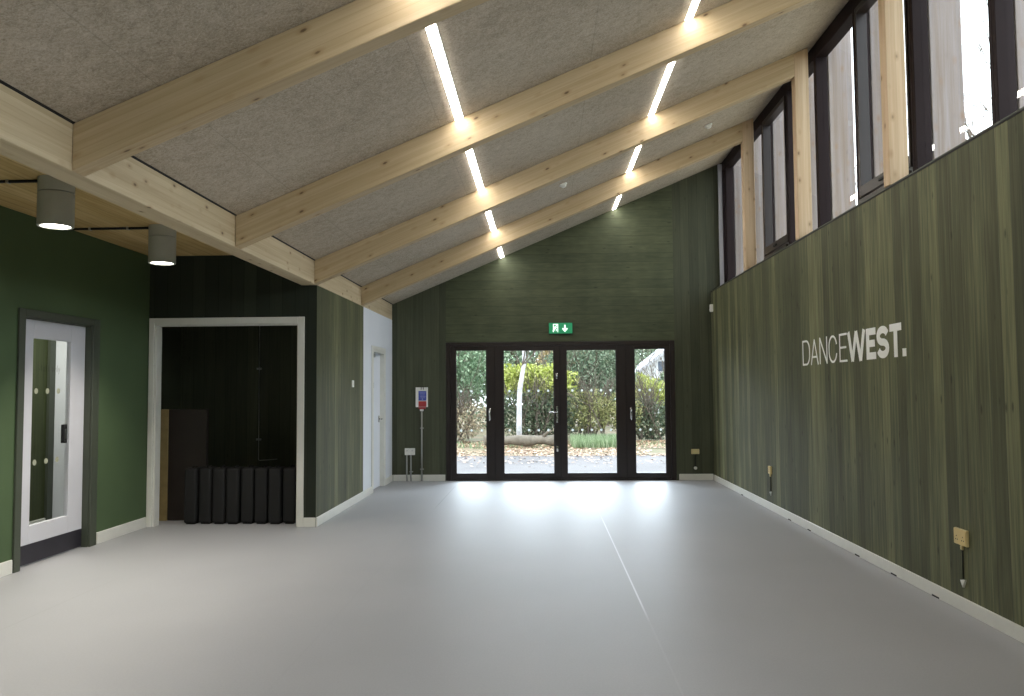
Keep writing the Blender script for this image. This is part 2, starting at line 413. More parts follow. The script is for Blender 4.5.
# passage behind the glazed door
bm = B(); box(bm, -5.6, -5.45, 5.8, 8.8, 0, 2.6); struct('wall_corridor', bm, boards('corridor_green_boards', 'Y', 'Z', .14, srgb(58,66,40), srgb(74,82,52), srgb(92,98,66), .1))
bm = B(); box(bm, -5.45, -4.437, 8.701, 8.80, 0, 2.6); struct('wall_corridor_end', bm, M['white_paint'])
bm = B(); box(bm, -5.45, -4.437, 5.8, 5.9, 0, 2.6); struct('wall_corridor_near', bm, M['white_paint'])
bm = B(); box(bm, -5.6, -4.437, 5.8, 8.8, 2.6, 2.7); struct('ceiling_corridor', bm, M['white_paint'])
bm = B(); box(bm, -5.45, -5.42, 8.60, 8.70, 0, 2.6); struct('trim_3', bm, M['arch_green'])
bm = B(); box(bm, -5.449, -5.43, 5.9, 8.6, 0, .1, .004); struct('baseboard_corridor', bm, M['white_gloss'])
# wall behind the camera
bm = B(); box(bm, -4.437, 3.06, YB-.12, YB, 0, 5.4); struct('wall_rear', bm, M['green_paint'])

# skirting boards
def skirt(name, x0, x1, y0, y1, h=.1): 
    bm = B(); box(bm, x0, x1, y0, y1, 0, h, .004); struct(name, bm, M['white_gloss'])
skirt('baseboard_right', FR-.018, FR-.0005, YB, YD-.02, .088)
skirt('baseboard_end_right', 2.155, FR-.019, YD-.018, YD-.0005)
skirt('baseboard_end_left', FS+.02, OX0-.012, YD-.018, YD-.0005)
skirt('baseboard_partition', FS+.0005, FS+.018, YA-.004, 11.36)
skirt('baseboard_partition_end', FS+.0005, FS+.018, 12.36, YD-.019)
skirt('baseboard_store', -2.588, FS-.001, YA-.02, YA-.0025)
skirt('baseboard_left', FL+.0005, FL+.018, 7.62, YA-.03, .112)
skirt('baseboard_left_near', FL+.0005, FL+.018, YB, 6.39, .112)

# short dark gaps at the foot of the right-hand skirting
bm = B()
for y in (11.1, 9.0, 8.35, 7.1, 6.38, 5.72): box(bm, FR-.0195, FR-.0182, y-.05, y+.05, .001, .013)
struct('trim_8', bm, M['black'])
bm = B(); prism(bm, [(FS+.0005, zc(FS)-.0035), (FS+.009, zc(FS)-.0005), (FS+.014, zc(FS+.014)-.0005), (FS+.0005, zc(FS)-.0005)], 'y', YB, YD-.001)
struct('trim_9', bm, M['black'])
# store opening architrave
bm = B()
for (x0, x1, z0, z1) in ((-4.308, ax0, 0, 2.268), (ax1, -2.588, 0, 2.268)):
    box(bm, x0, x1, YA-.022, YA-.0005, z0, z1, .004)
box(bm, ax0, ax1, YA-.022, YA-.0005, az, 2.268, .004)
box(bm, ax0-.003, ax0+.022, YA-.001, YA+.12, 0, az, .003); box(bm, ax1-.012, ax1+.003, YA-.001, YA+.12, 0, az, .003); box(bm, ax0, ax1, YA-.001, YA+.12, az-.012, az+.003, .003)
struct('trim_4', bm, M['white_gloss'])

# ------------------------------------------------------------------ roof timbers
bm = B(); box(bm, -2.630, FS, YB+.01, YD-.001, 2.614, 2.955, .004)
o = obj('edge_beam', bm, M['beam']); tag(o, 'long pale laminated timber edge beam running along the left foot of the sloping ceiling', 'beam')
rl = ['nearest sloping pale timber roof beam, crossing the top left of the view', 'second sloping timber roof beam from the camera, meeting the nearest visible window post',
      'third sloping timber roof beam, just before the ceiling detector', 'farthest sloping timber roof beam, closest to the green end wall']
pl = ['timber window post at the foot of the nearest roof beam, at the right edge', 'broad pale timber window post nearest the camera, left of the bright sky panes',
      'pale timber window post in the middle of the high window band', 'farthest slim timber window post, closest to the end wall']
for k, y in enumerate(RAFTERS):
    bm = B(); x1 = FR+.001
    prism(bm, [(FS+.001, zc(FS)-.253), (x1, zc(x1)-.253), (x1, zc(x1)-.001), (FS+.001, zc(FS)-.001)], 'y', y, y+.12)
    bmesh.ops.bevel(bm, geom=bm.edges[:], offset=.004, segments=1, affect='EDGES')
    o = obj('roof_rafter', bm, M['rafter']); tag(o, rl[k], 'roof beam', 'sloping roof beams of the hall')
    bm = B(); xa, xb = FR+.0015, 2.862
    prism(bm, [(xa, 3.031), (xb, 3.031), (xb, zc(xb)-.001), (xa, zc(xa)-.001)], 'y', y, y+.115)
    bmesh.ops.bevel(bm, geom=bm.edges[:], offset=.004, segments=1, affect='EDGES')
    o = obj('window_post', bm, M['post']); tag(o, pl[k], 'post', 'timber posts along the high windows')

# ------------------------------------------------------------------ high window band
XI, XO = 2.93, 3.05
MUL = [12.72, 11.62, 10.56, 9.50, 8.50, 7.42, 6.31, 5.19, 4.10, 3.0, 1.9, .8, -.3, -1.4, -2.5]
ZT = zc(XI) - .002
edges = [YD] + MUL + [YB]
fin_names = ['at the far end beside the green end wall', 'second from the end wall', 'just beyond the farthest window post', 'in the middle of the third bay',
             'beyond the middle window post', 'halfway along the second bay', 'broad, beside the bright sky pane', 'at the right edge of the picture']
wi = 0
for i in range(len(edges)-1):
    yb, ya = edges[i], edges[i+1]          # far, near
    wi += 1
    root = sempty('window_%d' % wi, (XI, (ya+yb)/2, 3.03))
    w = .04
    f0, f1 = ya + (0 if i == len(edges)-2 else 0), yb
    bm = B()
    box(bm, XI, XO, ya+.001, ya+w, 3.012 if False else 3.031, ZT, .003); box(bm, XI, XO, yb-w, yb-.001, 3.031, ZT, .003)
    box(bm, XI, XO, ya+w, yb-w, 3.031, 3.10, .003); box(bm, XI, XO, ya+w, yb-w, ZT-.15, ZT, .003)
    fr = local(obj('window_frame', bm, M['dark_frame2'], root), root)
    cas = i in (3, 6, 10)
    if cas:
        bm = B(); a, b = ya+w+.004, yb-w-.004; s0, s1 = XI-.012, XO-.03; t = .03
        box(bm, s0, s1, a, a+t, 3.19, ZT-.155, .004); box(bm, s0, s1, b-t, b, 3.19, ZT-.155, .004)
        box(bm, s0, s1, a+t, b-t, 3.19, 3.29, .004); box(bm, s0, s1, a+t, b-t, ZT-.21, ZT-.155, .004)
        local(obj('casement_sash', bm, M['dark_frame'], root), root)
        bm = B(); box(bm, XI-.03, XI+.0, a, b, 3.10, 3.165, .004); local(obj('sill_rail', bm, M['dark_frame'], root), root)
        bm = B(); box(bm, XI-.03, XI-.012, (a+b)/2-.06, (a+b)/2+.06, 3.225, 3.25, .004); local(obj('window_handle', bm, M['black'], root), root)
    bm = B(); box(bm, 2.99, 2.998, ya+w, yb-w, 3.10, ZT-.15); local(obj('glass_pane', bm, M['glass'], root), root)
    if 0 < i:
        yf = edges[i]
        if i <= 8:
            bm = B(); box(bm, 3.062, 3.31, yf-.035, yf+.02, -.034, 5.6, .004)
            o = obj('exterior_fin', bm, M['fin']); tag(o, 'silvered timber fin outside the high windows, ' + fin_names[i-1], 'fin', 'vertical timber fins outside the high windows')
# wall over the windows (closes the wedge between frame and roof) and slim pale reveal
bm = B(); prism(bm, [(XI, ZT+.0005), (3.06, ZT+.0005), (3.06, zc(3.06)-.001), (XI, zc(XI)-.001)], 'y', YB, YD); struct('trim_5', bm, M['arch_green'])
bm = B(); box(bm, 2.865, 2.928, YD-.03, YD-.001, 3.031, zc(2.865)-.003, .002); struct('trim_6', bm, M['pale_trim'])

# ------------------------------------------------------------------ recessed LED strips
def strip(x0, x1, ya, yb, label):
    root = thing('led_strip_light', label, 'ceiling light', ((x0+x1)/2, (ya+yb)/2, zc((x0+x1)/2)), 'recessed light strips in the sloping ceiling')
    zf = lambda off: None
    bm = B(); 
    for (a, b) in ((x0-.006, x0), (x1, x1+.006)):
        prism(bm, [(a, zc(a)-.006), (b, zc(b)-.006), (b, zc(b)-.0006), (a, zc(a)-.0006)], 'y', ya-.006, yb+.006)
    for (a, b) in ((ya-.006, ya), (yb, yb+.006)):
        prism(bm, [(x0, zc(x0)-.006), (x1, zc(x1)-.006), (x1, zc(x1)-.0006), (x0, zc(x0)-.0006)], 'y', a, b)
    local(obj('housing', bm, M['white_plastic'], root), root)
    bm = B(); prism(bm, [(x0, zc(x0)-.012), (x1, zc(x1)-.012), (x1, zc(x1)-.0006), (x0, zc(x0)-.0006)], 'y', ya, yb)
    local(obj('diffuser', bm, M['strip'], root), root)
bays = [(-.28, 1.75), (1.93, 4.025)] + [(RAFTERS[k]+.135, RAFTERS[k+1]-.015) for k in range(3)] + [(RAFTERS[3]+.135, YD-.03)]
nm = ['second one behind the camera', 'just before the nearest roof beam', 'between the first and second roof beams', 'between the second and third roof beams',
      'between the third and fourth roof beams', 'between farthest beam and end wall']
for side, (x0, x1) in (('left', (-.675, -.62)), ('right', (1.155, 1.212))):
    for (a, b), t in zip(bays, nm):
        strip(x0, x1, a, b, 'bright light strip of the %s-hand ceiling row, %s' % (side, t))

# ------------------------------------------------------------------ ceiling detectors
def detector(x, y, label):
    z = zc(x); t = thing('ceiling_detector', label, 'detector', (x, y, z))
    q = math.atan(.4181)
    bm = B(); lathe(bm, [(.052, -.001), (.052, -.012), (.046, -.018)], n=24); bmesh.ops.rotate(bm, verts=bm.verts, matrix=Matrix.Rotation(-q, 3, 'Y')); obj('base', bm, M['white_plastic'], t, True)
    bm = B(); lathe(bm, [(.036, -.018), (.034, -.034), (.02, -.046), (.004, -.048)], n=24); bmesh.ops.rotate(bm, verts=bm.verts, matrix=Matrix.Rotation(-q, 3, 'Y')); obj('sensor_head', bm, M['white_plastic'], t, True)
detector(.27, 9.84, 'small white round detector on the ceiling between the two light rows')
detector(2.11, 10.02, 'small white round detector on the ceiling close to the high windows')

# ------------------------------------------------------------------ cylinder downlights
def downlight(x, y, label, xw):
    t = thing('cylinder_downlight', label, 'ceiling light', (x, y, 2.955), 'grey cylinder downlights')
    bm = B(); lathe(bm, [(.116, -.0005), (.116, -.098), (.112, -.100)], n=48); obj('mounting_collar', bm, M['grey_lamp'], t, True).modifiers.new('e', 'EDGE_SPLIT')
    bm = B(); lathe(bm, [(.104, -.100), (.104, -.106), (.116, -.107), (.116, -.335), (.113, -.338), (.098, -.338), (.094, -.322)], n=48, close=False); obj('lamp_shade', bm, M['grey_lamp'], t, True).modifiers.new('e', 'EDGE_SPLIT')
    bm = B(); lathe(bm, [(.0935, -.322), (.0935, -.330)], n=40); obj('lens', bm, M['lamp_disc'], t)
    l = bpy.data.lights.new('downlight_beam', 'SPOT'); l.energy = LP; l.spot_size = math.radians(105); l.spot_blend = .7; l.shadow_soft_size = .08; l.color = (1, .93, .82)
    lo = bpy.data.objects.new('downlight_beam', l); lo.location = (0, 0, -.36); link(lo, t)
    return t
LP = 95
downlight(-3.40, 5.42, 'larger grey cylinder downlight, nearer the camera, under the plank ceiling', -4.3)
downlight(-3.43, 7.05, 'smaller grey cylinder downlight, farther away, above the store opening', -4.3)
downlight(-3.40, 3.6, 'grey cylinder downlight out of view near the left edge', -4.3)
downlight(-3.40, 1.8, 'grey cylinder downlight behind the first one out of view', -4.3)
for (y, x1, lab) in ((5.42, -3.52, 'thin dark conduit crossing the plank ceiling to the nearer cylinder downlight'), (7.05, -3.55, 'thin dark conduit crossing the plank ceiling to the farther cylinder downlight')):
    t = thing('ceiling_conduit', lab, 'conduit', (x1, y, 2.945))
    bm = B(); tube(bm, [(FL+.002, y, 2.943), (x1, y, 2.943)], .011, 8); local(obj('pipe', bm, M['black'], t), t)
    for cx in (-4.1, -3.75):
        bm = B(); box(bm, cx-.008, cx+.008, y-.02, y+.02, 2.93, 2.9545, .002); local(obj('clip', bm, M['steel'], t), t)

# ------------------------------------------------------------------ glazed entrance doors (four leaves)
root = sempty('door_1', (.27, YD+.02, 0))
yf0, yf1 = YD-.004, YD+.09
bm = B(); fx0, fx1, fz = OX0+.002, OX1-.002, OZ-.002
box(bm, fx0, fx0+.075, yf0, yf1, 0, fz, .004); box(bm, fx1-.075, fx1, yf0, yf1, 0, fz, .004)
box(bm, fx0+.075, fx1-.075, yf0, yf1, fz-.06, fz, .004); box(bm, fx0+.075, fx1-.075, yf0, yf1, 0.001, .022, .003)
local(obj('door_frame', bm, M['dark_frame'], root), root)
leaves = [(-1.498, -.782, -1.418, -.913), (-.780, .272, -.645, .178), (.276, 1.332, .375, 1.183), (1.334, 2.040, 1.47, 1.966)]
for li, (x0, x1, g0, g1) in enumerate(leaves):
    bm = B(); y0, y1 = YD+.008, YD+.07; z0, z1 = .024, fz-.062; gz0, gz1 = .118, 2.092
    if li in (0, 3): gz1 = 2.10
    box(bm, x0, g0, y0, y1, z0, z1, .004); box(bm, g1, x1, y0, y1, z0, z1, .004)
    box(bm, g0, g1, y0, y1, z0, gz0, .003); box(bm, g0, g1, y0, y1, gz1, z1, .003)
    # glazing bead
    for (a, b, c, d) in ((g0, g0+.012, gz0, gz1), (g1-.012, g1, gz0, gz1)):
        box(bm, a, b, y0+.01, y0+.03, c, d, .002)
    leaf = local(obj('door_leaf', bm, M['dark_frame'], root), root)
    bm = B(); box(bm, g0, g1, YD+.036, YD+.044, gz0, gz1)
    local(obj('glass_pane', bm, M['glass'], leaf), root)
    bm = B(); n = 3 if li in (0, 3) else 5
    for zz in (1.44, .805):
        for q in range(n):
            cx = g0 + (g1-g0)*(q+.5)/n if n == 3 else g0 + (g1-g0)*(.12+.19*q)
            lathe(bm, [(.020, YD+.033), (.020, YD+.0355)], (cx, 0, zz), 14, 'y')
    local(obj('manifestation_dots', bm, M['frosted'], leaf), root)
    # handles
    if li == 1:
        cx = .222
        bm = B(); box(bm, cx-.018, cx+.018, YD-.004, YD+.0075, .93, 1.19, .005, seg=2)
        tube(bm, [(cx, YD-.002, 1.095), (cx, YD-.05, 1.095), (cx-.02, YD-.055, 1.095), (cx-.13, YD-.055, 1.092)], .0105, 10)
        tube(bm, [(cx, YD-.012, 1.0), (cx, YD+.0, 1.0)], .012, 12)
        local(obj('lever_handle', bm, M['chrome'], leaf), root)
        for zz in (1.675, .505):
            bm = B(); box(bm, cx-.016, cx+.016, YD-.004, YD+.0075, zz-.045, zz+.045, .004, seg=2); lathe(bm, [(.012, -.014), (.012, -.003)], (cx, YD, zz), 14, 'y')
            local(obj('shoot_bolt', bm, M['chrome'], leaf, True), root)
    if li in (0, 3):
        cx = -.865 if li == 0 else 1.408
        bm = B(); box(bm, cx-.016, cx+.016, YD-.003, YD+.0075, .98, 1.16, .005, seg=2)
        tube(bm, [(cx, YD, 1.12), (cx, YD-.04, 1.12), (cx, YD-.045, 1.10), (cx, YD-.045, .96)], .010, 10)
        local(obj('pull_handle', bm, M['chrome'], leaf, True), root)
bm = B()
for (a, b) in ((-.784, -.778), (.270, .278), (1.330, 1.336)):
    box(bm, a, b, YD+.0, YD+.0075, .024, fz-.062, .001)
local(obj('rubber_seal', bm, M['black'], root), root)
# thin architrave around the opening at right
bm = B(); box(bm, OX1+.002, OX1+.03, YD-.012, YD-.0005, 0, OZ, .002); struct('trim_7', bm, M['wall_vx'])

# ------------------------------------------------------------------ exit sign
root = thing('emergency_exit_sign', 'small green lit exit sign with running man and down arrow above the glazed doors', 'exit sign', (.29, YD, 2.36))
sx0, sx1, sz0, sz1 = .105, .478, 2.362, 2.53
bm = B(); box(bm, sx0-.008, sx1+.008, YD-.05, YD-.0005, sz0-.008, sz1+.008, .004); local(obj('sign_housing', bm, plain('green_sign_casing', srgb(40,96,66), .5), root), root)
bm = B(); box(bm, sx0, sx1, YD-.054, YD-.0505, sz0, sz1); local(obj('sign_face', bm, M['sign_green'], root), root)
mk = lambda u, v, d: Vector((u, YD-.0545-d, v))
bm = B(); x = .205; z = sz0+.02                                   # door shape with figure
stroke(bm, [(x-.03, z), (x-.03, z+.128), (x+.04, z+.128), (x+.04, z)], .012, mk, .001)
stroke(bm, [(x-.01, z+.06), (x+.012, z+.09)], .026, mk, .001)
lathe(bm, [(.011, -.0555), (.011, -.0545)], (x+.018, YD, z+.108), 12, 'y')
stroke(bm, [(x-.008, z+.065), (x+.018, z+.045), (x+.012, z+.015)], .012, mk, .0012)
stroke(bm, [(x-.008, z+.065), (x-.018, z+.03), (x-.045, z+.02)], .012, mk, .0012)
stroke(bm, [(x+.01, z+.09), (x-.022, z+.085), (x-.034, z+.06)], .009, mk, .0012)
stroke(bm, [(x+.014, z+.088), (x+.032, z+.07)], .009, mk, .0012)
local(obj('running_man_symbol', bm, M['sign_white'], root), root)
bm = B(); x = .36
stroke(bm, [(x, z+.118), (x, z+.03)], .024, mk, .001); stroke(bm, [(x-.04, z+.062), (x, z+.018), (x+.04, z+.062)], .024, mk, .0014)
local(obj('down_arrow', bm, M['sign_white'], root), root)

# ------------------------------------------------------------------ lettering on the right wall
root = thing('wall_lettering', 'white DANCEWEST. lettering on the green boarded right wall, thin then bold letters', 'wall sign', (FR, 7.27, 1.685))
Z0, H = 1.684, .259
def arc(cx, cy, rx, ry, a0, a1, n=14): return [(cx+rx*math.cos(math.radians(a0+(a1-a0)*i/n)), cy+ry*math.sin(math.radians(a0+(a1-a0)*i/n))) for i in range(n+1)]
def letter(ch, ya, yb, strokes, w):
    W = abs(ya-yb); bm = B()
    mk = lambda u, v, d: Vector((FR-.0005-d, ya-u, Z0+v))
    for k, (pts, closed) in enumerate(strokes(W, H, w)):
        stroke(bm, pts, w, lambda u, v, d, k=k: Vector((FR-.0005-(d+(.0003*k if d > 0 else 0)), ya-u, Z0+v)), .003, closed)
    local(obj('letter', bm, M['letter'], root), root)
def LD(W,H,w): h=w/2; return [([(h,h),(h,H-h)] + arc(W-h-.10, H-h-.10+.0, .10, .10, 90, 0, 8) + arc(W-h-.10, h+.10, .10, .10, 0, -90, 8), True)]
def LA(W,H,w): h=w/2; return [([(h*.8,0),(W/2,H-h)],False), ([(W/2,H-h),(W-h*.8,0)],False), ([(W*.2,H*.3),(W*.8,H*.3)],False)]
def LN(W,H,w): h=w/2; return [([(h,0),(h,H)],False), ([(h,H-h*.3),(W-h,h*.3)],False), ([(W-h,0),(W-h,H)],False)]
def LC(W,H,w):
    h=w/2; r=W/2-h; return [(arc(W/2, H-h-r, r, r, 12, 180, 12) + arc(W/2, h+r, r, r, 180, 348, 12), False)]
def LE(W,H,w): h=w/2; return [([(W,H-h),(h,H-h),(h,h),(W,h)],False), ([(h,H/2+.002),(W*.9,H/2+.002)],False)]
def LW(W,H,w): h=w/2; return [([(h*.9,H),(W*.27,0)],False), ([(W*.27,0),(W/2,H*.98)],False), ([(W/2,H*.98),(W*.73,0)],False), ([(W*.73,0),(W-h*.9,H)],False)]
def LS(W,H,w):
    h=w/2; r=(H-w)/4; rx=W/2-h; 
    return [(arc(W/2, H-h-r, rx, r, 15, 180, 10) + arc(W/2, H-h-r, rx, r, 180, 270, 6)[1:] + arc(W/2, h+r, rx, r, 90, 0, 6)[1:] + arc(W/2, h+r, rx, r, 0, -165, 10)[1:], False)]
def LT(W,H,w): h=w/2; return [([(0,H-h),(W,H-h)],False), ([(W/2,H-h),(W/2,0)],False)]
thin, bold = .019, .058
def LWm(W,H,w): return LW(W,H,w)
for ch, ya, yb, f, w in (('D',8.457,8.232,LD,thin),('A',8.205,7.985,LA,thin),('N',7.945,7.735,LN,thin),('C',7.695,7.48,LC,thin),('E',7.42,7.238,LE,thin),
                         ('W',7.22,6.83,LW,.05),('E',6.808,6.62,LE,bold),('S',6.598,6.372,LS,bold),('T',6.352,6.15,LT,bold)):
    letter(ch, ya, yb, f, w)
bm = B(); box(bm, FR-.0035, FR-.0005, 6.077, 6.137, Z0, Z0+.06); local(obj('full_stop', bm, M['letter'], root), root)

# ------------------------------------------------------------------ sockets, switches, sensors
def socket_r(y, z, w, h, label, zdrop):
    t = thing('wall_socket', label, 'socket', (FR, y, z))
    bm = B(); box(bm, -.018, -.0005, -w/2, w/2, -h/2, h/2, .005, seg=2); obj('back_box', bm, M['cream_plastic'], t)
    bm = B(); box(bm, -.022, -.0185, -w/2+.004, w/2-.004, -h/2+.004, h/2-.004, .001); obj('face_plate', bm, plain('yellow_brass_plate', srgb(222,198,134), .4), t)
    bm = B()
    for c in ((-w/4, w/4) if w > .1 else (0,)):
        for (a, b) in ((0, .012), (-.011, -.010), (.011, -.010)): box(bm, -.0235, -.0222, c+a-.003, c+a+.003, b-.006-.006, b+.001-.006)
        obj('pin_holes', bm, M['black'], t); bm = B()
    bm.free()
    bm = B(); box(bm, -.016, -.0005, -.012, .012, -h/2-.03, -h/2-.0005, .003); obj('conduit_adaptor', bm, M['cream_plastic'], t)
    bm = B(); tube(bm, [(-.007, 0, -h/2-.031), (-.007, 0, -z+zdrop+.02)], .0055, 8); obj('cable_drop', bm, M['green_conduit'], t)
    bm = B(); prism(bm, [(-.03, zdrop-z+.02), (.03, zdrop-z+.008), (.0, zdrop-z-.035)], 'x', -.014, -.0005); obj('cable_outlet', bm, M['white_plastic'], t)
    return t
socket_r(5.36, .478, .155, .105, 'larger yellow double socket on the right wall, nearest the camera', .19)
socket_r(9.75, .475, .10, .095, 'smaller yellow socket low on the right wall, farther from the camera', .205)
# end wall right socket
t = thing('wall_socket', 'yellow double socket low on the end wall, right of the glazed doors', 'socket', (2.415, YD, .455))
bm = B(); box(bm, -.063, .063, -.032, -.0005, -.04, .04, .005, seg=2); obj('back_box', bm, M['cream_plastic'], t)
bm = B(); box(bm, -.059, .059, -.036, -.0325, -.036, .036, .001); obj('face_plate', bm, plain('cream_plate', srgb(214,200,148), .4), t)
bm = B(); tube(bm, [(0, -.01, -.041), (0, -.01, -.24)], .008, 8); obj('cable_drop', bm, M['green_conduit'], t)
bm = B(); lathe(bm, [(.026, -.02), (.026, -.0005)], (0, 0, -.262), 16, 'y'); obj('cable_outlet', bm, M['white_plastic'], t)
# sensor in the right corner
t = thing('motion_sensor', 'small white motion sensor high in the right corner by the end wall', 'sensor', (FR, 12.80, 2.735))
bm = B(); box(bm, -.05, -.0005, -.03, .03, -.06, .06, .012, seg=3); obj('sensor_body', bm, M['white_plastic'], t, True)
bm = B(); box(bm, -.054, -.0505, -.018, .018, -.045, -.01, .002); obj('sensor_lens', bm, plain('milky_lens', srgb(240,240,240), .3), t)
# light switch on partition wall
t = thing('light_switch', 'small white light switch on the green partition wall beside the store', 'switch', (FS, 10.24, 1.55))
bm = B(); box(bm, .0005, .012, -.045, .045, -.045, .045, .004, seg=2); obj('switch_plate', bm, M['white_plastic'], t)
bm = B(); box(bm, .0125, .017, -.012, .012, -.02, .02, .002); obj('rocker', bm, M['white_plastic'], t)
# twin socket with conduits on the end wall left
t = thing('wall_socket', 'white twin socket on two pipes low on the end wall, left of the glazed doors', 'socket', (-2.163, YD, .473))
bm = B(); box(bm, -.082, -.002, -.034, -.0005, -.055, .055, .005, seg=2); box(bm, .002, .082, -.034, -.0005, -.055, .055, .005, seg=2); obj('face_plate', bm, M['white_plastic'], t)
pr = plain('pale_rocker', srgb(200,200,200), .4)
for c in (-.042, .042):
    bm = B(); box(bm, c-.012, c+.012, -.038, -.0345, .006, .026, .001); obj('switch_rocker', bm, pr, t)
for c, e in ((-.048, -.048), (.018, .03)):
    bm = B(); tube(bm, [(c, -.028, -.056), (c, -.028, -.40), (c+(.004), -.028, -.473)], .0125, 10); obj('conduit_pipe', bm, M['grey_conduit'], t, True)
bm = B(); box(bm, -.005, .05, -.042, -.0005, -.33, -.315, .002); obj('pipe_clip', bm, M['grey_conduit'], t)
# call point / control panel
t = thing('fire_call_point', 'white and blue notice panel with red base, on a pipe beside the glazed doors', 'call point', (-1.967, YD, 1.35))
bm = B(); box(bm, -.098, .098, -.045, -.0005, -.16, .16, .006, seg=2); obj('panel_box', bm, M['white_plastic'], t)
bm = B(); box(bm, -.05, .078, -.0475, -.0455, -.055, .10, .001); obj('blue_notice', bm, M['blue'], t)
bm = B()
for i in range(5): box(bm, -.035+.004*i, .065-.006*((i*7)%3), -.0485, -.0477, .075-.022*i, .082-.022*i)
box(bm, .005, .025, -.0486, -.0477, -.04, -.022)
obj('notice_text', bm, M['lilac'], t)
bm = B(); box(bm, -.05, .078, -.0475, -.0455, -.155, -.065, .001); obj('red_notice', bm, M['red'], t)
bm = B(); box(bm, -.045, .06, -.05, -.0005, -.19, -.162, .003); obj('red_base', bm, M['red'], t)
bm = B(); box(bm, -.028, .026, -.045, -.0005, -.225, -.192, .003); obj('conduit_box', bm, M['white_plastic'], t)
bm = B(); tube(bm, [(0, -.028, -.226), (0, -.028, -1.349)], .013, 10); obj('conduit_pipe', bm, M['grey_conduit'], t, True)
for zz in (-.5, -1.16):
    bm = B(); box(bm, -.028, .028, -.043, -.0005, zz-.008, zz+.008, .002); obj('pipe_clip', bm, M['grey_conduit'], t)
for dx in (-.006, .028):
    bm = B(); box(bm, dx-.005, dx+.005, -.052, -.0455, .12, .17, .001); obj('hook', bm, M['black'], t)

# ------------------------------------------------------------------ white door in the partition
root = sempty('door_3', (FS, 11.86, 0))
bm = B(); box(bm, FS-.10, FS-.055, 11.47, 12.25, .006, 2.02, .003); local(obj('door_leaf', bm, M['white_paint'], root), root)
bm = B()
box(bm, FS-.13, FS+.014, 11.432, 11.468, 0, 2.058, .003); box(bm, FS-.13, FS+.014, 12.252, 12.288, 0, 2.058, .003); box(bm, FS-.13, FS+.014, 11.468, 12.252, 2.022, 2.058, .003)
box(bm, FS+.0008, FS+.014, 11.37, 11.431, 0, 2.11, .003); box(bm, FS+.0008, FS+.014, 12.289, 12.35, 0, 2.11, .003); box(bm, FS+.0008, FS+.014, 11.431, 12.289, 2.06, 2.11, .003)
local(obj('door_frame', bm, M['white_gloss'], root), root)
bm = B(); box(bm, FS-.054, FS-.04, 12.1, 12.16, .98, 1.08, .003); tube(bm, [(FS-.05, 12.13, 1.03), (FS-.0, 12.13, 1.03), (FS, 12.02, 1.03)], .01, 8); local(obj('door_handle', bm, M['chrome'], root), root)
bm = B(); box(bm, FS-.054, FS-.05, 11.62, 11.78, 1.50, 1.58, .001); local(obj('door_sign', bm, plain('grey_sign', srgb(120,124,132), .5), root), root)
bm = B(); box(bm, FS-.054, FS+.0, 11.5, 11.66, 1.95, 2.0, .004); local(obj('door_closer', bm, M['steel'], root), root)

# ------------------------------------------------------------------ glazed door on the left
root = sempty('door_2', (FL, 6.98, 0))
bm = B()
XA = FL-.12
box(bm, XA+.0, FL+.0, DY0+.0005, DY0+.02, 0, DZ-.0005, .002); box(bm, XA, FL, DY1-.02, DY1-.0005, 0, DZ-.0005, .002); box(bm, XA, FL, DY0+.02, DY1-.02, DZ-.02, DZ-.0005, .002)
box(bm, FL+.0005, FL+.02, 6.402, DY0+.012, 0, DZ+.05, .003); box(bm, FL+.0005, FL+.02, DY1-.012, 7.60, 0, DZ+.05, .003); box(bm, FL+.0005, FL+.02, DY0+.012, DY1-.012, DZ-.012, DZ+.05, .003)
local(obj('door_frame', bm, M['arch_green'], root), root)
bm = B(); X0, X1 = FL-.10, FL-.055; a, b = DY0+.023, DY1-.023
g0, g1, gz0, gz1 = 6.70, 7.25, .33, 1.93
a0, b0 = a, b
box(bm, X0, X1, a, g0, .008, DZ-.023, .003); box(bm, X0, X1, g1, b, .008, DZ-.023, .003); box(bm, X0, X1, g0, g1, .008, gz0, .002); box(bm, X0, X1, g0, g1, gz1, DZ-.023, .002)
leaf = local(obj('door_leaf', bm, M['door_white'], root), root)
bm = B(); box(bm, (X0+X1)/2-.004, (X0+X1)/2+.004, g0, g1, gz0, gz1); local(obj('glass_pane', bm, M['glass'], leaf), root)
bm = B(); XG = (X0+X1)/2+.0045
for z in (1.474, .858):
    for y in (6.775, 6.935, 7.095): lathe(bm, [(.025, XG+.0), (.025, XG+.002)], (0, y, z), 16, 'x')
local(obj('manifestation_dots', bm, plain('frosted_dots', srgb(170,172,150), .5), leaf), root)
bm = B(); box(bm, X1+.0005, X1+.003, a+.004, b-.004, .012, .178, .001); local(obj('kick_plate', bm, M['kick'], leaf), root)
bm = B(); box(bm, XG, X1+.012, 7.145, 7.195, 1.0, 1.17, .006, seg=2); local(obj('door_lock', bm, M['black'], leaf), root)
bm = B(); box(bm, X1+.012, X1+.016, 7.158, 7.182, 1.04, 1.13, .001); local(obj('keypad', bm, M['steel'], leaf), root)
bm = B(); 
for z in (.30, 1.05, 1.83): box(bm, X1, X1+.02, a-.006, a+.01, z-.05, z+.05, .002)
local(obj('hinge', bm, M['steel'], leaf), root)
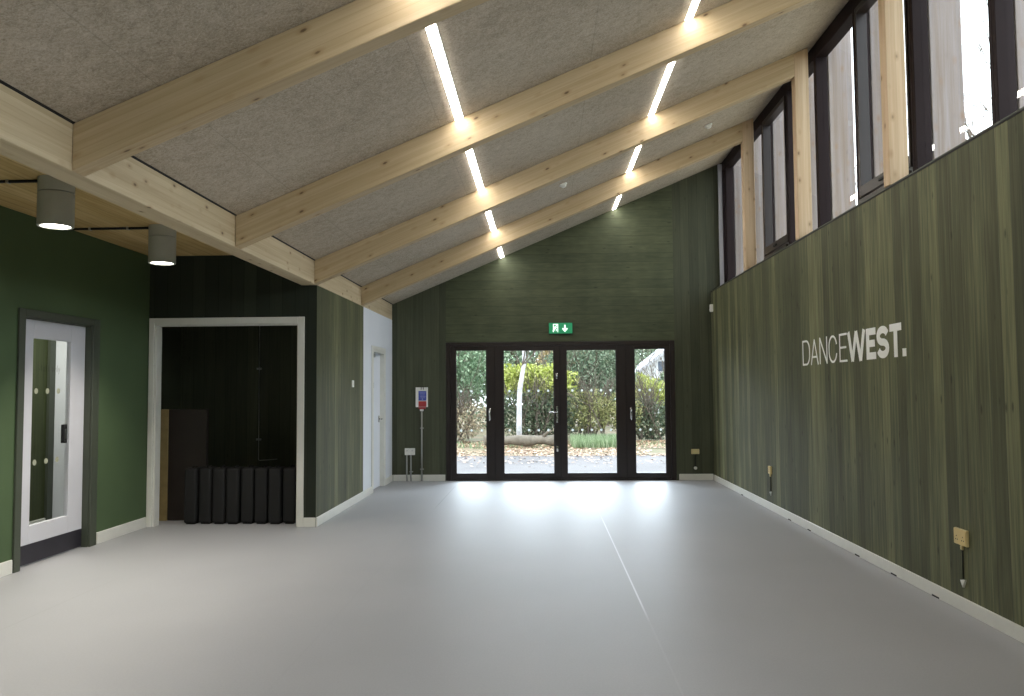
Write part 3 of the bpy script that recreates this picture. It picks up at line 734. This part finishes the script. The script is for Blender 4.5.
# door words
bm = B(); LH = .06; LX = XG+.0
def word(strokes_list, y):
    for pts in strokes_list:
        stroke(bm, [(u, v) for u, v in pts], .012, lambda u, v, d: Vector((LX+d, y+u*LH, 1.645+v*LH)), .0015)
glyph = {'S': [[(.5,.85),(.25,1),(.02,.8),(.1,.6),(.45,.4),(.5,.15),(.25,0),(0,.15)]], 't': [[(.15,.95),(.15,.1),(.35,0)],[(0,.68),(.35,.68)]],
 'a': [[(.42,.68),(.42,0)],[(.42,.5),(.2,.68),(0,.34),(.2,0),(.42,.15)]], 'f': [[(.4,1),(.18,.95),(.15,0)],[(0,.68),(.35,.68)]],
 'o': [[(.22,.68),(.44,.34),(.22,0),(0,.34),(.22,.68)]], 'n': [[(.04,.68),(.04,0)],[(.04,.5),(.25,.68),(.42,.5),(.42,0)]], 'l': [[(.05,1),(.05,0)]], 'y': [[(0,.68),(.2,.05)],[(.42,.68),(.2,.05),(.1,-.3)]]}
adv = {'S':.68,'t':.5,'a':.62,'f':.5,'o':.62,'n':.62,'l':.26,'y':.55,' ':.4}
y = 6.79
for ch in 'Staff only':
    if ch != ' ': word(glyph[ch], y)
    y += adv[ch]*LH*1.05
local(obj('door_words', bm, M['ink'], leaf), root)

# ------------------------------------------------------------------ things in the store
t = thing('plywood_panel_stack', 'waist-high brown board with pale timber edge standing at the left of the dark store opening', 'board', (-4.0, 9.07, 0))
bm = B(); box(bm, -.375, -.285, -.06, .02, 0, 1.262, .003); obj('timber_edge', bm, M['ply_edge'], t)
bm = B(); box(bm, -.2845, .155, -.045, .02, 0, 1.262, .003); obj('board_face', bm, M['ply_face'], t)
posn = ['leftmost', 'second from the left', 'third from the left', 'fourth from the left', 'fourth from the right', 'third from the right', 'second from the right', 'rightmost']
first = None
for i in range(8):
    x = -3.905 + i*.157; lab = 'tall black padded block in the dark store, %s of the row' % posn[i]
    if first is None:
        first = thing('padded_block', lab, 'padded block', (x, 8.87, 0), 'row of black padded blocks in the store')
        bm = B(); box(bm, -.070, .070, -.12, .11, .012, .615, .03, seg=3); obj('pad', bm, M['foam'], first, True)
        bm = B(); box(bm, -.05, .05, -.10, .09, 0, .0115, .003); obj('base', bm, M['black'], first)
        bm = B(); tube(bm, [(0, -.05, .610), (0, -.05, .628), (0, .05, .628), (0, .05, .610)], .009, 8); obj('carry_strap', bm, M['black'], first)
    else:
        dup(first, (x, 8.87 + .012*((i*5) % 3), 0), lab)
t = thing('store_conduit', 'thin grey pipe down the back wall of the dark store, turning right at the bottom', 'pipe', (-3.62, 10.08, .6))
bm = B(); tube(bm, [(-3.62, 10.085, 2.45), (-3.62, 10.085, .60), (-3.61, 10.085, .585), (-3.38, 10.085, .60)], .006, 8); local(obj('pipe', bm, M['grey_conduit'], t), t)
for z in (1.75, .85):
    bm = B(); box(bm, -3.65, -3.59, 10.07, 10.0995, z-.012, z+.012, .002); local(obj('pipe_clip', bm, M['grey_conduit'], t), t)

# ------------------------------------------------------------------ outside
bm = B(); box(bm, -14, 16, YD+.16, 18.2, -.14, -.03); struct('ground_path', bm, M['paving'])
bm = B(); box(bm, -30, 40, 18.2, 70, -.14, -.035); box(bm, 3.3, 40, YB-10, YD+.16, -.14, -.035); struct('ground_garden', bm, M['soil'])

def leaf_quad(bm, p, s, up=None):
    d = Vector((random.gauss(0,1), random.gauss(0,1), random.gauss(0,.8))).normalized(); u = d.orthogonal().normalized()
    u = (Matrix.Rotation(random.random()*6.28, 3, d) @ u); w = d.cross(u)
    a = bm.verts.new(p - u*s); b = bm.verts.new(p + w*s*.5 + d*s*.12); c = bm.verts.new(p + u*s); e = bm.verts.new(p - w*s*.5 + d*s*.12)
    bm.faces.new((a, b, c, e))
def foliage(blobs, n, s):
    bm = B(); tot = sum(b[3]*b[4]*b[5] for b in blobs)
    for (x, y, z, rx, ry, rz) in blobs:
        for _ in range(int(n*(rx*ry*rz)/tot)):
            v = Vector((random.gauss(0,1), random.gauss(0,1), random.gauss(0,1))).normalized() * (random.random()**.35)
            v *= 1 + .35*noise.noise(Vector((v.x*2.3+x, v.y*2.3, v.z*2.3+z)))
            p = Vector((x+v.x*rx, y+v.y*ry, max(.02, z+v.z*rz)))
            leaf_quad(bm, p, s*random.uniform(.6, 1.3))
    return bm
def branchy(bm, p, d, L, r, depth, spread=.5):
    pts = [p]; q = p.copy(); dd = d.copy()
    for i in range(4):
        dd = (dd + Vector((random.uniform(-1,1), random.uniform(-1,1), random.uniform(-.5,.9)))*.14).normalized(); q = q + dd*L/4; pts.append(q.copy())
    tube(bm, pts, [r*(1-.14*i) for i in range(5)], 5 if depth > 1 else 3, cap=False)
    if depth > 0:
        for k in range(3 if depth > 1 else 4):
            b = pts[random.choice((2,3,4))]
            nd = (dd + Vector((random.uniform(-1,1), random.uniform(-1,1), random.uniform(-.3,.7)))*spread*1.6).normalized()
            branchy(bm, b, nd, L*.66, r*.5, depth-1, spread)
def shrub(name, label, cat, base, blobs, n, s, mat, twigs=6, th=1.6, group=None):
    t = thing(name, label, cat, base, group)
    bl = [(b[0]-base[0], b[1]-base[1], b[2]-base[2], b[3], b[4], b[5]) for b in blobs]
    obj('foliage', foliage(bl, n, s), mat, t)
    bm = B()
    for _ in range(twigs):
        branchy(bm, Vector((random.uniform(-.3,.3), random.uniform(-.2,.2), 0)), Vector((random.uniform(-.5,.5), random.uniform(-.3,.3), 1)).normalized(), th, .03, 2)
    obj('branches', bm, M['bark'], t)
g = 'shrubs and hedges beyond the glazed doors'
shrub('evergreen_shrub', 'full green evergreen shrub seen through the left-hand door pane', 'shrub', (-2.4, 24.2, 0), [(-2.5,24.2,2.4,1.35,.9,1.6), (-3.6,24.6,2.0,1.2,.9,1.5)], 16000, 0.05, M['leaf_green'], group=g)
shrub('brown_hedge', 'bare brownish twiggy hedge low behind the left-hand door pane', 'hedge', (-2.6, 22.9, 0), [(-2.9,22.9,.62,1.6,.5,.62), (-4.6,22.9,.62,1.4,.5,.62)], 9000, 0.036, M['leaf_brown'], 14, 1.0, group=g)
shrub('lime_shrub', 'bright yellow-green shrub behind the pale trunk', 'shrub', (-.3, 24.0, 0), [(-.9,24.0,1.75,.75,.6,.5), (.15,24.0,1.6,.9,.6,.6), (-.35,24.2,1.9,.8,.6,.35)], 7000, 0.055, M['leaf_lime'], group=g)
shrub('dark_hedge', 'dark green hedge below the yellow-green shrub, behind the log', 'hedge', (-.2, 23.2, 0), [(-.6,23.3,.7,1.1,.5,.75), (.5,23.4,.75,.8,.5,.75)], 8000, 0.04, M['leaf_dark'], 12, 1.1, group=g)
shrub('grey_green_shrub', 'tall grey-green shrub filling the upper part of the right middle pane', 'shrub', (1.3, 25.2, 0), [(1.1,25.2,2.0,1.1,.8,1.3), (2.1,25.5,2.2,.9,.8,1.2)], 15000, 0.045, M['leaf_bluegreen'], 10, 2.2, group=g)
shrub('olive_hedge', 'olive-coloured hedge in the lower part of the right middle pane', 'hedge', (1.6, 23.4, 0), [(1.35,23.4,.85,.75,.45,.6), (2.3,23.4,.8,.6,.45,.6)], 7000, 0.036, M['leaf_olive'], 14, 1.1, group=g)
shrub('yellow_green_shrub', 'yellow-green bush under the white house in the right-hand pane', 'shrub', (3.1, 26.0, 0), [(3.0,26.0,1.55,.8,.5,.42), (4.1,26.0,1.3,.7,.5,.4)], 4500, 0.045, M['leaf_lime'], group=g)
shrub('low_dark_hedge', 'dark low hedge at the foot of the right-hand pane', 'hedge', (3.1, 23.6, 0), [(3.1,23.6,.55,.9,.45,.6), (4.4,23.6,.6,1.0,.45,.6)], 7000, 0.038, M['leaf_dark'], 14, 1.1, group=g)
shrub('amber_shrub', 'faded amber autumn shrub high behind the two middle panes', 'shrub', (.9, 28.0, 0), [(.7,28.0,2.5,.9,.7,1.0), (1.7,28.2,2.7,.7,.7,.9)], 6000, 0.05, M['leaf_amber'], 8, 2.3, group=g)
t = thing('background_tree_belt', 'grey-green belt of distant trees closing the view behind the shrubs', 'trees', (0, 33, 0)); t['kind'] = 'stuff'
bl = []
for i in range(16):
    x = -14 + i*2.0
    if 2.9 < x < 6.3: bl.append((x, .5, .8, 1.6, 1.2, 1.0)); continue
    bl.append((x, random.uniform(-.6,.6), random.uniform(2.0,3.2), 1.7, 1.2, random.uniform(2.4,3.2)))
bl += [(7.0, 24, 3.4, 5.5, 2, 3.6), (0, 22, 3.6, 8, 2, 3.4), (-8, 22, 3.4, 6, 2, 3.4)]
obj('foliage', foliage(bl, 70000, .12), M['leaf_bluegreen'], t)
bm = B()
for i in range(26): branchy(bm, Vector((random.choice((random.uniform(-10,2.8), random.uniform(6.2,14))), random.uniform(-1,1), 0)), Vector((0,0,1)), 3.2, .09, 3, .5)
obj('branches', bm, M['bark'], t)

# pale slender tree behind the log
t = thing('pale_birch_tree', 'slender pale-barked tree trunk standing behind the log, left middle pane', 'tree', (-.66, 21.75, 0))
bm = B(); tube(bm, [(0,0,-.03), (.0,0,.5), (.01,0,1.1), (.03,.02,1.5), (.09,.03,1.85), (.15,.05,2.2), (.14,.05,3.2), (.18,.1,4.6)], [.085,.075,.07,.07,.062,.055,.045,.03], 12); obj('trunk', bm, M['bark_pale'], t)
bm = B()
for q in ((.09,.03,2.1), (.13,.05,2.6), (.10,.05,3.2), (.14,.08,4.0)):
    for _ in range(3): branchy(bm, Vector(q), Vector((random.uniform(-1,1), random.uniform(-.6,.6), .9)).normalized(), 1.1, .02, 2)
obj('branches', bm, M['bark'], t)
# fallen log
t = thing('fallen_log', 'long grey fallen log lying on the leaf litter in front of the trees', 'log', (-.3, 20.9, .15))
bm = B(); pts = [(-1.25+i*.175, .05*math.sin(i*.9), .012*math.sin(i*1.7)) for i in range(12)]
tube(bm, pts, [.13+.02*math.sin(i*1.3) for i in range(12)], 14); obj('log_trunk', bm, M['log'], t)
bm = B(); tube(bm, [(.3,0,.1), (.42,-.05,.22), (.5,-.06,.26)], [.045,.035,.03], 8); obj('branch_stub', bm, M['log'], t)

# leaf litter and grass
bm = B()
for _ in range(24000):
    y = 15.2 + 8.2*(random.random()**.8); x = random.uniform(-1, 1)*(y*.24+.5)+.8
    dens = 1 if y > 17.9 else .16 if y > 16 else .06
    if noise.noise(Vector((x*.9, y*.9, 3))) < -.25 or random.random() > dens: continue
    a = random.random()*6.28; sz = random.uniform(.02, .045); z = -.026 if y < 18.2 else -.028
    u = Vector((math.cos(a), math.sin(a), random.uniform(-.3,.3))); w = Vector((-math.sin(a), math.cos(a), random.uniform(-.3,.3))); p = Vector((x, y, z+sz*.45))
    bm.faces.new([bm.verts.new(q) for q in (p-u*sz, p+w*sz*.6, p+u*sz, p-w*sz*.6)])
tag(obj('leaf_litter', bm, M['litter']), 'brown and pale fallen leaves covering the ground between path and hedge', 'fallen leaves', kind='stuff')
bm = B()
for _ in range(9000):
    x = random.uniform(.75, 2.25) if random.random() < .85 else random.uniform(-4, 5); y = random.uniform(20.4, 22.9)
    a = random.random()*6.28; h = random.uniform(.08, .3) if x > .7 and x < 2.3 else random.uniform(.04, .12); p = Vector((x, y, -.034)); q = Vector((math.cos(a), math.sin(a), 0))*.012
    tip = p + Vector((random.uniform(-.06,.06), random.uniform(-.06,.06), h))
    bm.faces.new([bm.verts.new(v) for v in (p-q, p+q, tip)])
tag(obj('tall_grass', bm, M['grass']), 'tufts of pale green grass along the foot of the hedge', 'grass', kind='stuff')

# white house
shrub('tall_green_shrub', 'grey-green tree partly hiding the white house in the right-hand pane', 'tree', (5.75, 38, 0), [(5.85,38,1.15,.42,.5,1.35)], 5000, .06, M['leaf_bluegreen'], 8, 2.0, group=g)
t = thing('white_house', 'distant white gabled house glimpsed at the top of the right-hand pane', 'house', (6.3, 44, 0))
bm = B(); prism(bm, [(-.95,-.03), (2.9,-.03), (2.9,2.4), (.975,3.85), (-.95,2.4)], 'y', 0, 5); obj('house_wall', bm, M['render_white'], t)
bm = B(); prism(bm, [(-1.2,2.215), (.975,3.851), (3.15,2.215), (3.15,2.42), (.975,4.1), (-1.2,2.42)], 'y', -.25, 5.2); obj('roof', bm, M['slate'], t)
for (x, z) in ((-.55, 1.7), (.15, 1.7), (.15, 2.7), (1.4, 1.7)):
    bm = B(); box(bm, x-.22, x+.22, -.05, -.0005, z-.32, z+.32, .005); f = obj('window_frame', bm, M['render_white'], t)
    bm = B(); box(bm, x-.17, x+.17, -.06, -.0505, z-.27, z+.27); obj('window_glass', bm, M['pane_dark'], f)

# bare trees outside the high windows
for (x, y, lab) in ((6.6, 9.6, 'bare thin-branched tree outside the bright sky panes at the right'), (7.6, 14.5, 'second bare tree outside, farther along the high windows')):
    t = thing('bare_tree', lab, 'tree', (x, y, 0))
    bm = B(); tube(bm, [(0,0,-.03), (.05,0,1.5), (0,.05,3.2), (.08,0,4.6)], [.14,.12,.1,.07], 10); obj('trunk', bm, M['bark'], t)
    bm = B()
    for k in range(9): branchy(bm, Vector((.05, 0, 2.2+.27*k)), Vector((math.cos(k*2.4), math.sin(k*2.4), .8)).normalized(), 1.7, .035, 3, .55)
    obj('branches', bm, M['bark'], t)

# ------------------------------------------------------------------ light
w = bpy.data.worlds.new('overcast_sky'); scene.world = w; w.use_nodes = True
bg = w.node_tree.nodes['Background']; bg.inputs[0].default_value = (.87, .935, 1.0, 1); bg.inputs[1].default_value = 2.7
sun = bpy.data.lights.new('overcast_sun', 'SUN'); sun.energy = 6.5; sun.angle = math.radians(60); sun.color = (.76, .87, 1)
so = bpy.data.objects.new('overcast_sun', sun); so.rotation_euler = (math.radians(-63), 0, 0); link(so)
l = bpy.data.lights.new('corridor_fill_light', 'AREA'); l.size = .6; l.energy = 24; l.color = (1, .95, .87)  # unseen fill light added to brighten the passage behind the glass
lo = bpy.data.objects.new('corridor_fill_light', l); lo.location = (-4.95, 7.6, 2.58); link(lo)

# ------------------------------------------------------------------ camera
cam = bpy.data.cameras.new('camera'); cam.sensor_width = 36; cam.lens = 800/1024*36; cam.clip_end = 300; cam.clip_start = .05
co = bpy.data.objects.new('camera', cam); link(co)
R_ = Vector((.99921832, .03885482, -.00728339)); U_ = Vector((.00932239, -.05255713, .9985744)); F_ = Vector((-.03841663, .99786174, .05287827))
m = Matrix.Identity(4)
for i in range(3): m[i][0], m[i][1], m[i][2] = R_[i], U_[i], -F_[i]
m[2][3] = 1.45
co.matrix_world = m
scene.camera = co
vs = scene.view_settings; vs.view_transform = 'Standard'; vs.look = 'None'; vs.exposure = .6; vs.gamma = 1; vs.use_curve_mapping = False
